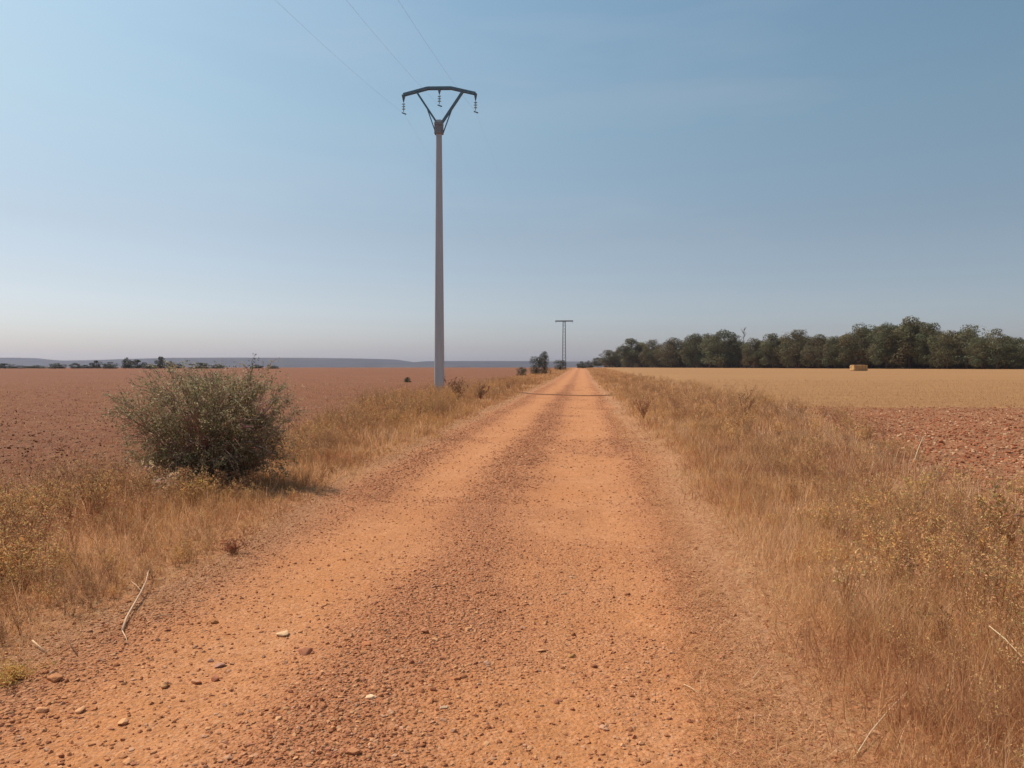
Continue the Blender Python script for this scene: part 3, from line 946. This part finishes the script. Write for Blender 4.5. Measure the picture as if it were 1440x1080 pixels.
FRONT = [  # photo x of the crown, y of its top, crown width in pixels, kind, label
    (841, 502, 18, 'p', 'low rounded pine at the road end of the grove'),
    (857, 491, 28, 'p', 'second pine from the road, broad and low at the grove end'),
    (889, 475, 36, 'p', 'tall dome-crowned pine standing out at the road end of the grove'),
    (918, 477, 26, 'p', 'narrow pine right of the dome-crowned pine near the road end'),
    (946, 474, 38, 'p', 'fourth rounded pine of the grove edge, right of the narrow pine'),
    (978, 467, 34, 'p', 'broad dark pine left of the clump near the dead tree'),
    (998, 466, 26, 'l', 'thin loose-crowned tree between two dark pines left of the dead tree'),
    (1018, 462, 42, 'p', 'dark flat-topped pine directly left of the bare dead tree'),
    (1062, 474, 34, 'p', 'lower pine in the dip directly right of the dead tree'),
    (1087, 468, 34, 'p', 'rounded pine second to the right of the dead tree'),
    (1121, 463, 40, 'p', 'full pine rising midway between dead tree and hay bale'),
    (1152, 469, 36, 'p', 'low even pine midway along the grove, second left of the bale'),
    (1175, 471, 30, 'p', 'low pine directly left of the pine behind the hay bale'),
    (1209, 453, 48, 'p', 'tall broad pine standing directly behind the hay bale'),
    (1247, 452, 40, 'p', 'broad pine between the one behind the bale and the tallest'),
    (1280, 443, 54, 'p', 'tallest pine of the grove, broad crown right of the hay bale'),
    (1309, 453, 38, 'p', 'dark pine at the right shoulder of the tallest pine'),
    (1333, 464, 34, 'p', 'lower pine between the tallest pine and the loose-crowned trees'),
    (1360, 453, 38, 'l', 'loose pale-green tree with see-through crown right of the tallest pine'),
    (1381, 472, 32, 'p', 'low pine in the gap between the two loose-crowned trees'),
    (1402, 459, 34, 'l', 'greyish see-through tree nearest the right edge of the grove'),
    (1430, 473, 40, 'p', 'low dark pine cut by the right edge of the photo'),
    (1462, 470, 44, 'p', 'pine just past the right edge of the grove view'),
]
for k, (a, b, w, kind, lab) in enumerate(FRONT):
    if a > 1455: continue
    Y = line_y(a) + random.uniform(-2, 3)
    p = at(a, b, Y); z0 = hz(p.x, p.y)
    Ht = p.z - z0; Wd = w / F * Y
    pr = LOOSE[k % 2] if kind == 'l' else PINE[k % 7]
    pw = 8 if kind == 'l' else PINE_W
    sw = min(max(Wd * 1.3 / pw, .55 * Ht / 12), 1.7 * Ht / 12)
    plant_tree('pine_tree' if kind == 'p' else 'broadleaf_tree', pr, (p.x, p.y, z0), (sw, sw, Ht / 12), k * 1.9, lab, 'tree', 'trees along the edge of the grove')
# rows behind
for row, (off, nn) in enumerate(((9, 30), (19, 26), (32, 22))):
    for k in range(nn):
        a = 868 + (1450 - 868) * (k + .5 * (row % 2) + random.uniform(-.25, .25)) / nn
        Y = line_y(a) + off * random.uniform(.85, 1.15)
        tb = np.interp(a, [f[0] for f in FRONT], [f[1] for f in FRONT]) + random.uniform(5, 13)
        p = at(a, tb, Y); z0 = hz(p.x, p.y); Ht = p.z - z0
        s = random.uniform(.75, .95)
        plant_tree('pine_tree', PINE[(k * 3 + row) % 7], (p.x, p.y, z0), (s * Ht / 11, s * Ht / 11, Ht / 12), random.uniform(0, 6),
                   'dark pine filling the shaded rows behind the edge of the grove', 'tree', 'pines inside the grove')

# the dead tree
Y = line_y(1046) + 4; p = at(1046, 461, Y); z0 = hz(p.x, p.y); Ht = p.z - z0
root = empty('dead_tree', (p.x, p.y, z0)); tag(root, 'bare dead tree with thin twigs above the pines', 'tree')
g = G(); r = random.Random(9)
g.tube([(0, 0, -.2), (.1, 0, Ht * .4), (0, .1, Ht * .7), (.15, 0, Ht)], [.2, .15, .1, .03], 7)
link('trunk', g.build('trunk', M_BARK, True), root)
g = G()
for k in range(22):
    z = Ht * r.uniform(.55, .97); a = r.uniform(0, 2 * PI); L = r.uniform(.8, 2.2)
    e = Vector((math.cos(a) * L * .6, math.sin(a) * L * .6, min(z + L, Ht * 1.02)))
    g.tube([(0, 0, z), Vector((0, 0, z)).lerp(e, .5), e], [.06, .045, .02], 4)
link('twigs', g.build('twigs', M_BARK), root)

# undergrowth deep in the grove
lf = G(); r = random.Random(21)
for k in range(20000):
    a = r.uniform(850, 1470); Y = line_y(a) + r.uniform(8, 50); d = ray(a, HY); x = d.x / d.y * Y
    zz = float(base_h(x, Y))
    leaf_quad(lf, r, Vector((x, Y, zz + abs(r.gauss(0, 1.1)))), r.uniform(.4, .9), tuple(c * r.uniform(.7, 1.3) for c in (.12, .085, .07)))
tag(link('undergrowth', lf.build('undergrowth', M_PINE)), kind='stuff')

# small shrubs
SHRUB = [tree_proto(400 + k, 3.6, 4.6, 12, 200, .17, .52, .46, (.085, .08, .055), .07, .1, 3, 5, .14) for k in range(3)]
SCRUB = [tree_proto(420 + k, 4.0, 5.0, 10, 150, .26, .5, .48, (.08, .078, .055), .1, 0, 2, 6, .14) for k in range(4)]


def shrub(px, ptop, wpx, Y, protos, k, h0, w0, label, cat='shrub', group=None, name='shrub', zb=None):
    p = at(px, ptop, Y); z0 = hz(p.x, p.y); Ht = max(.5, p.z - z0); Wd = wpx / F * Y
    return plant_tree(name, protos[k % len(protos)], (p.x, p.y, z0), (Wd / w0, Wd / w0, Ht / h0), k * 1.3, label, cat, group)


gp = 'shrubs beside the far end of the road'
shrub(754, 501, 20, 120, SHRUB, 0, 3.6, 4.6, 'grey shrub left of the lattice tower, lower half of a pair', group=gp)
shrub(766, 494, 20, 122, SHRUB, 1, 3.6, 4.6, 'tallest grey shrub beside the road left of the lattice tower', group=gp)
shrub(733, 516, 18, 105, SHRUB, 2, 3.6, 4.6, 'lowest brownish shrub farthest left of the roadside shrubs', group=gp)
shrub(788, 506, 20, 190, SHRUB, 0, 3.6, 4.6, 'small shrub at the foot of the lattice tower', group=gp)
shrub(818, 508, 16, 330, SCRUB, 1, 4, 5, 'small round bush at the far end of the road', group=gp)
shrub(828, 507, 14, 340, SCRUB, 2, 4, 5, 'bush between the road end and the first pine', group=gp)

shrub(573, 530.5, 13, 75, SCRUB, 0, 4, 5, 'low dark shrub standing alone in the ploughed field left of the pole')

gp = 'scrub on the horizon beyond the ploughed field'
for k, (a, b, w, lab) in enumerate([
    (5, 511, 34, 'low bush at the left end of the horizon scrub'), (52, 513.5, 30, 'flat low bush second from the left end of the horizon scrub'),
    (80, 510.5, 24, 'wide rounded bush on the horizon above the bare field'), (106, 510.5, 17, 'small upright tree right of the wide rounded horizon bush'),
    (135, 507, 17, 'taller tree starting the thickest clump of horizon scrub'), (155, 509, 22, 'middling bush inside the thickest clump of horizon scrub'),
    (178, 502.5, 16, 'tallest tree of the thick horizon clump left of the bush'), (192, 505.5, 24, 'broad tree just right of the tallest in the thick clump'),
    (226, 501.5, 20, 'round-topped tall tree standing just above the big bush'), (240, 507.5, 12, 'small tree touching the round-topped tall tree'),
    (251, 511, 14, 'low bush right of the round-topped tall tree'), (280, 510, 30, 'wide low tree behind the top left of the big bush'),
    (306, 512.5, 24, 'low bush behind the middle top of the big bush'), (361, 512.5, 18, 'low bush behind the sprig of the big bush'),
    (385, 514, 16, 'last low bush at the right end of the horizon scrub'), (28, 514, 26, 'thin strip-like bush near the left end of the horizon scrub'),
    (120, 513, 20, 'low bush filling the gap left of the thickest clump'), (209, 512, 20, 'low bush between the thick clump and the round-topped tree')]):
    shrub(a, b, w * 1.1, 290 + 15 * math.sin(k * 2.1), SCRUB, k, 4, 5, lab, 'shrub', gp)

# ------------------------------------------------------------------ concrete power pole
PY = 46.0
pb = at(618, 540, PY); px0 = pb.x; pz0 = hz(px0, PY)


def pw(a, b):                        # pole-local point for a photo pixel
    p = at(a, b, PY); return Vector((p.x - px0, 0, p.z - pz0))


root = empty('power_pole', (px0, PY, pz0)); tag(root, 'tall tapered concrete power pole with steel arch crossarm', 'power pole')
ztop = pw(618, 169).z
g = G()
levels = [(-.4, .57, .46), (0, .565, .455), (ztop * .35, .48, .38), (ztop * .72, .385, .31), (ztop * .95, .325, .27), (ztop, .315, .26)]
vs = []; b_ = .035
for z, w, d in levels:
    w /= 2; d /= 2
    vs += [(-w + b_, -d, z), (w - b_, -d, z), (w, -d + b_, z), (w, d - b_, z), (w - b_, d, z), (-w + b_, d, z), (-w, d - b_, z), (-w, -d + b_, z)]
fs = [tuple(range(8))[::-1], tuple(5 * 8 + k for k in range(8))]
for i in range(5):
    for k in range(8): fs.append((i * 8 + k, i * 8 + (k + 1) % 8, (i + 1) * 8 + (k + 1) % 8, (i + 1) * 8 + k))
g.add(vs, fs)
link('shaft', g.build('shaft', M_CONC), root)
# steel collar
g = G()
zc0, zc1 = pw(618, 189).z, pw(618, 172).z
for sx_ in (-1, 1):
    g.bar((sx_ * .205, 0, zc0), (sx_ * .205, 0, zc1), .09, .3, up=(0, 1, 0))
for sy_ in (-1, 1):
    g.bar((-.25, sy_ * .18, zc0 + .08), (.25, sy_ * .18, zc0 + .08), .05, .1); g.bar((-.25, sy_ * .18, zc1 - .12), (.25, sy_ * .18, zc1 - .12), .05, .1)
for sy_ in (-1, 1):
    g.bar((0, sy_ * .158, zc0 + .02), (0, sy_ * .158, zc1 - .02), .40, .03, up=(0, 1, 0))
link('collar', g.build('collar', M_COLLAR), root)
g = G()
arch = [pw(567.5, 133.5), pw(601.5, 124.3), pw(634.5, 124.0), pw(669, 131.8)]
for yo in (-.11, .11):
    for p, q in zip(arch, arch[1:]):
        g.bar(p + Vector((0, yo, 0)), q + Vector((0, yo, 0)), .05, .145)
for i in range(3):
    for t in (.05, .5, .95):
        m = arch[i].lerp(arch[i + 1], t); g.bar(m + Vector((0, -.085, 0)), m + Vector((0, .085, 0)), .06, .1)
link('crossarm', g.build('crossarm', M_STEEL), root)
for a, b, c, d in ((586, 129.5, 614, 172), (650.5, 129.2, 622, 172)):
    g = G(); p, q = pw(a, b), pw(c, d)
    for yo in (-.1, .1): g.bar(p + Vector((0, yo, 0)), q + Vector((0, yo, 0)), .05, .11)
    link('brace', g.build('brace', M_STEEL), root)
for a, b, c, d in ((600.5, 152, 613, 187.5), (636, 152, 623, 187.5)):
    g = G(); p, q = pw(a, b), pw(c, d)
    g.bar(p, q, .06, .06)
    link('strut', g.build('strut', M_STEEL), root)
INS = [((567.5, 134), (568, 143)), ((617.8, 125), (618, 132)), ((668.7, 132), (668.5, 141))]
clamps = []
for (t0, t1) in INS:
    g = G(); p = pw(*t0); q = pw(*t1); q.x = p.x
    g.add([p + Vector(v) for v in ((-.09, -.14, 0), (.09, -.14, 0), (.09, .14, 0), (-.09, .14, 0))] + [q + Vector(v) for v in ((-.03, -.03, 0), (.03, -.03, 0), (.03, .03, 0), (-.03, .03, 0))],
          [(3, 2, 1, 0), (4, 5, 6, 7), (0, 1, 5, 4), (1, 2, 6, 5), (2, 3, 7, 6), (3, 0, 4, 7)])
    link('hanger', g.build('hanger', M_STEEL), root)
    zi = q.z
    g = G(); g.tube([(0, 0, 0), (0, 0, -.62)], .02, 6); g.bar((-.10, 0, -.66), (.16, 0, -.76), .06, .06)
    ins = link('insulator', g.build('insulator', M_STEEL), root, (q.x, 0, zi))
    for k in range(3):
        g = G(); z = -.13 - .15 * k
        g.tube([(0, 0, z + .05), (0, 0, z + .03), (0, 0, z), (0, 0, z - .025), (0, 0, z - .03)], [.03, .06, .105, .10, .04], 14)
        link('disc', g.build('disc', M_GLASS, True), ins)
    clamps.append(Vector((px0 + q.x + .02, PY, pz0 + zi - .72)))

# ------------------------------------------------------------------ lattice tower
TY = 230.0
tb = at(793.3, 510, TY); tz = hz(tb.x, TY); Ht = at(793, 451, TY).z - tz
root = empty('lattice_tower', (tb.x, TY, tz)); tag(root, 'distant narrow steel lattice power tower with flat crossarm, beside the road end', 'power tower')
def tw(z): return .52 - .17 * z / Ht
for sx_ in (-1, 1):
    for sy_ in (-1, 1):
        g = G(); g.bar((sx_ * tw(0), sy_ * tw(0), -.3), (sx_ * tw(Ht), sy_ * tw(Ht), Ht), .12, .12); link('leg', g.build('leg', M_LATT), root)
g = G(); nseg = 15
for i in range(nseg):
    z0, z1 = Ht * i / nseg, Ht * (i + 1) / nseg; s = 1 if i % 2 else -1
    a, b = tw(z0), tw(z1)
    g.bar((-s * a, -a, z0), (s * b, -b, z1), .07, .07); g.bar((s * a, a, z0), (-s * b, b, z1), .07, .07)
    g.bar((-a, -s * a, z0), (-b, s * b, z1), .07, .07); g.bar((a, s * a, z0), (b, -s * b, z1), .07, .07)
link('lattice', g.build('lattice', M_LATT), root)
g = G()
hw = 12.4 / F * TY
for yo in (-.43, .43):
    g.bar((-hw, yo, Ht - .1), (hw, yo, Ht - .1), .12, .3)
for k in range(9):
    x = -hw + 2 * hw * k / 8; g.bar((x, -.37, Ht - .1), (x, .37, Ht - .1), .08, .1)
link('crossarm', g.build('crossarm', M_LATT), root)
tcl = []
for x in (-hw + .15, 0, hw - .15):
    g = G(); g.tube([(0, 0, 0), (0, 0, -.06), (0, 0, -.1), (0, 0, -.25), (0, 0, -.3), (0, 0, -.5)], [.03, .03, .12, .12, .03, .03], 8)
    link('insulator', g.build('insulator', M_GLASS), root, (x, 0, Ht - .25)); tcl.append(Vector((tb.x + x, TY, tz + Ht - .75)))


# wires: one conductor per insulator, passing from behind the camera over the pole to the tower
WIRE_LAB = ['leftmost overhead wire reaching the left insulator of the pole', 'middle overhead wire reaching the central insulator of the pole', 'rightmost overhead wire reaching the right insulator of the pole']
WPIX = [(387, 0), (487, 0), (560, 0)]
for k in range(3):
    c = clamps[k]; pts = []
    # the near span is a parabola through the clamp and through the point where the photo's top edge cuts the wire
    d = ray(*WPIX[k]); xw = c.x
    tt = xw / d.x; yq = d.y * tt; zq = CAM_Z + d.z * tt
    Lb = 110.0
    u = (PY - yq) / Lb; sag = (c.z - zq) / (4 * u * (1 - u)); sag = max(1.2, min(sag, 5.0))
    g = G()
    for i in range(56):
        t = 1 - i / 55; pts.append(Vector((c.x, PY - Lb * t, c.z - 4 * sag * t * (1 - t))))
    e = tcl[k]
    for i in range(1, 56):
        t = i / 55; p = c.lerp(e, t); p.z -= 4 * 3.2 * t * (1 - t); pts.append(p)
    o0 = c.copy()
    g.tube([p - o0 for p in pts], [.003] * 56 + [.002] * (len(pts) - 56), 5)
    tag(link('power_line', g.build('power_line', M_WIRE, True), None, o0), WIRE_LAB[k], 'power line', 'overhead wires of the power line')

# ------------------------------------------------------------------ hay bale
BYd = 130.0
p = at(1207.5, 518, BYd); z0 = hz(p.x, p.y)
root = empty('hay_bale', (p.x, p.y, z0), .30); tag(root, 'rectangular straw bale lying on the stubble before the pines', 'hay bale')
bm = bmesh.new(); bmesh.ops.create_cube(bm, size=1)
for v in bm.verts: v.co = Vector((v.co.x * 2.55, v.co.y * 1.2, v.co.z * .92))
bmesh.ops.bevel(bm, geom=bm.edges[:], offset=.09, segments=2, affect='EDGES')
bmesh.ops.subdivide_edges(bm, edges=[e for e in bm.edges if e.calc_length() > .5], cuts=9, use_grid_fill=True)
for v in bm.verts:
    v.co += v.co.normalized() * .10 * (mnoise.noise(v.co * 2.3) + .5 * mnoise.noise(v.co * 7)); v.co.z += .45
me = bpy.data.meshes.new('straw'); bm.to_mesh(me); bm.free()
a = me.color_attributes.new('col', 'FLOAT_COLOR', 'POINT')
a.data.foreach_set('color', np.tile(np.array([.60, .36, .16, 1], np.float32), len(me.vertices)))
me.materials.append(M_STRAW)
link('straw', me, root)
g = G()
for x in (-.8, -.27, .27, .8):
    g.tube([(x, -.63, .03), (x, -.63, .89), (x, -.55, .945), (x, .55, .945), (x, .63, .89), (x, .63, .03)], .014, 4, (.3, .2, .1))
link('twine', g.build('twine', M_WOOD), root)

# ------------------------------------------------------------------ light, sky, air
SUN_EL, SUN_AZ = math.radians(56), math.radians(69)     # azimuth counted to the left of the road direction
to_sun = Vector((-math.sin(SUN_AZ) * math.cos(SUN_EL), math.cos(SUN_AZ) * math.cos(SUN_EL), math.sin(SUN_EL)))
sun = bpy.data.lights.new('sun', 'SUN'); sun.energy = 4.5; sun.angle = math.radians(.6); sun.color = (1, .93, .84)
so = bpy.data.objects.new('sun', sun); C.objects.link(so); so.rotation_euler = (-to_sun).to_track_quat('-Z', 'Y').to_euler()

w = bpy.data.worlds.new('World'); scene.world = w; w.use_nodes = True
nt = w.node_tree; nt.nodes.clear()
sky = nt.nodes.new('ShaderNodeTexSky'); sky.sky_type = 'NISHITA'; sky.sun_disc = False
sky.sun_elevation = SUN_EL; sky.sun_rotation = -SUN_AZ
sky.altitude = 700; sky.air_density = 1.0; sky.dust_density = 3.5; sky.ozone_density = .35
bg = nt.nodes.new('ShaderNodeBackground'); bg.inputs['Strength'].default_value = .15
wo = nt.nodes.new('ShaderNodeOutputWorld')
tc = nt.nodes.new('ShaderNodeTexCoord'); sx = nt.nodes.new('ShaderNodeSeparateXYZ'); nt.links.new(tc.outputs['Generated'], sx.inputs[0])
rp = nt.nodes.new('ShaderNodeValToRGB'); e = rp.color_ramp.elements          # summer dust: whiter near the horizon, greener above
e[0].position = 0.0; e[0].color = (.89, .94, 1.19, 1); e[1].position = .5; e[1].color = (.84, 1.05, .98, 1)
for p_, c_ in ((.05, (.84, .88, 1.02, 1)), (.10, (.79, .80, .84, 1)), (.17, (.78, .79, .76, 1)), (.30, (.84, .95, .85, 1))):
    el = rp.color_ramp.elements.new(p_); el.color = c_
nt.links.new(sx.outputs['Z'], rp.inputs[0])
mx = nt.nodes.new('ShaderNodeMix'); mx.data_type = 'RGBA'; mx.blend_type = 'MULTIPLY'; mx.inputs[0].default_value = 1
nt.links.new(sky.outputs[0], mx.inputs[6]); nt.links.new(rp.outputs[0], mx.inputs[7])
r2 = nt.nodes.new('ShaderNodeMapRange'); nt.links.new(sx.outputs['X'], r2.inputs[0])      # clearer air away from the sun
for k_, v_ in ((1, -.45), (2, .6), (3, .97), (4, .82)): r2.inputs[k_].default_value = v_
m2 = nt.nodes.new('ShaderNodeMix'); m2.data_type = 'RGBA'; m2.blend_type = 'MULTIPLY'; m2.inputs[0].default_value = 1
nt.links.new(mx.outputs[2], m2.inputs[6]); nt.links.new(r2.outputs[0], m2.inputs[7])
mp = nt.nodes.new('ShaderNodeMapping'); mp.inputs['Scale'].default_value = (1.6, 1.6, 9); mp.inputs['Rotation'].default_value = (.12, .18, 0)
nt.links.new(tc.outputs['Generated'], mp.inputs['Vector'])
cn = nt.nodes.new('ShaderNodeTexNoise'); cn.inputs['Scale'].default_value = 1.3; cn.inputs['Detail'].default_value = 5; cn.inputs['Roughness'].default_value = .6
nt.links.new(mp.outputs[0], cn.inputs['Vector'])
cr_ = nt.nodes.new('ShaderNodeMapRange'); nt.links.new(cn.outputs['Fac'], cr_.inputs[0])
for k_, v_ in ((1, .48), (2, .78), (3, 0), (4, .13)): cr_.inputs[k_].default_value = v_
m3 = nt.nodes.new('ShaderNodeMix'); m3.data_type = 'RGBA'                     # thin veils of cirrus
nt.links.new(cr_.outputs[0], m3.inputs[0]); nt.links.new(m2.outputs[2], m3.inputs[6]); m3.inputs[7].default_value = (4.2, 4.3, 4.6, 1)
nt.links.new(m3.outputs[2], bg.inputs['Color']); nt.links.new(bg.outputs[0], wo.inputs['Surface'])

# hazy summer air
bm = bmesh.new(); bmesh.ops.create_cube(bm, size=1)
for v in bm.verts: v.co = Vector((v.co.x * 14000, v.co.y * 5800 + 2600, -25 + (v.co.z + .5) * 115))
me = bpy.data.meshes.new('haze'); bm.to_mesh(me); bm.free()
t = NT('hazy_air'); pv = t.n('ShaderNodeVolumePrincipled')
pv.inputs['Color'].default_value = (.74, .79, 1.0, 1); pv.inputs['Density'].default_value = .000075; pv.inputs['Anisotropy'].default_value = .2
t.l(pv.outputs[0], t.out.inputs['Volume']); me.materials.append(t.m)
tag(link('haze', me), kind='stuff')

scene.view_settings.view_transform = 'Standard'
scene.view_settings.look = 'None'
scene.view_settings.exposure = 0.0
scene.view_settings.gamma = 1.0
scene.view_settings.use_curve_mapping = False
scene.cycles.max_bounces = 6
scene.cycles.volume_bounces = 1
scene.cycles.use_denoising = True
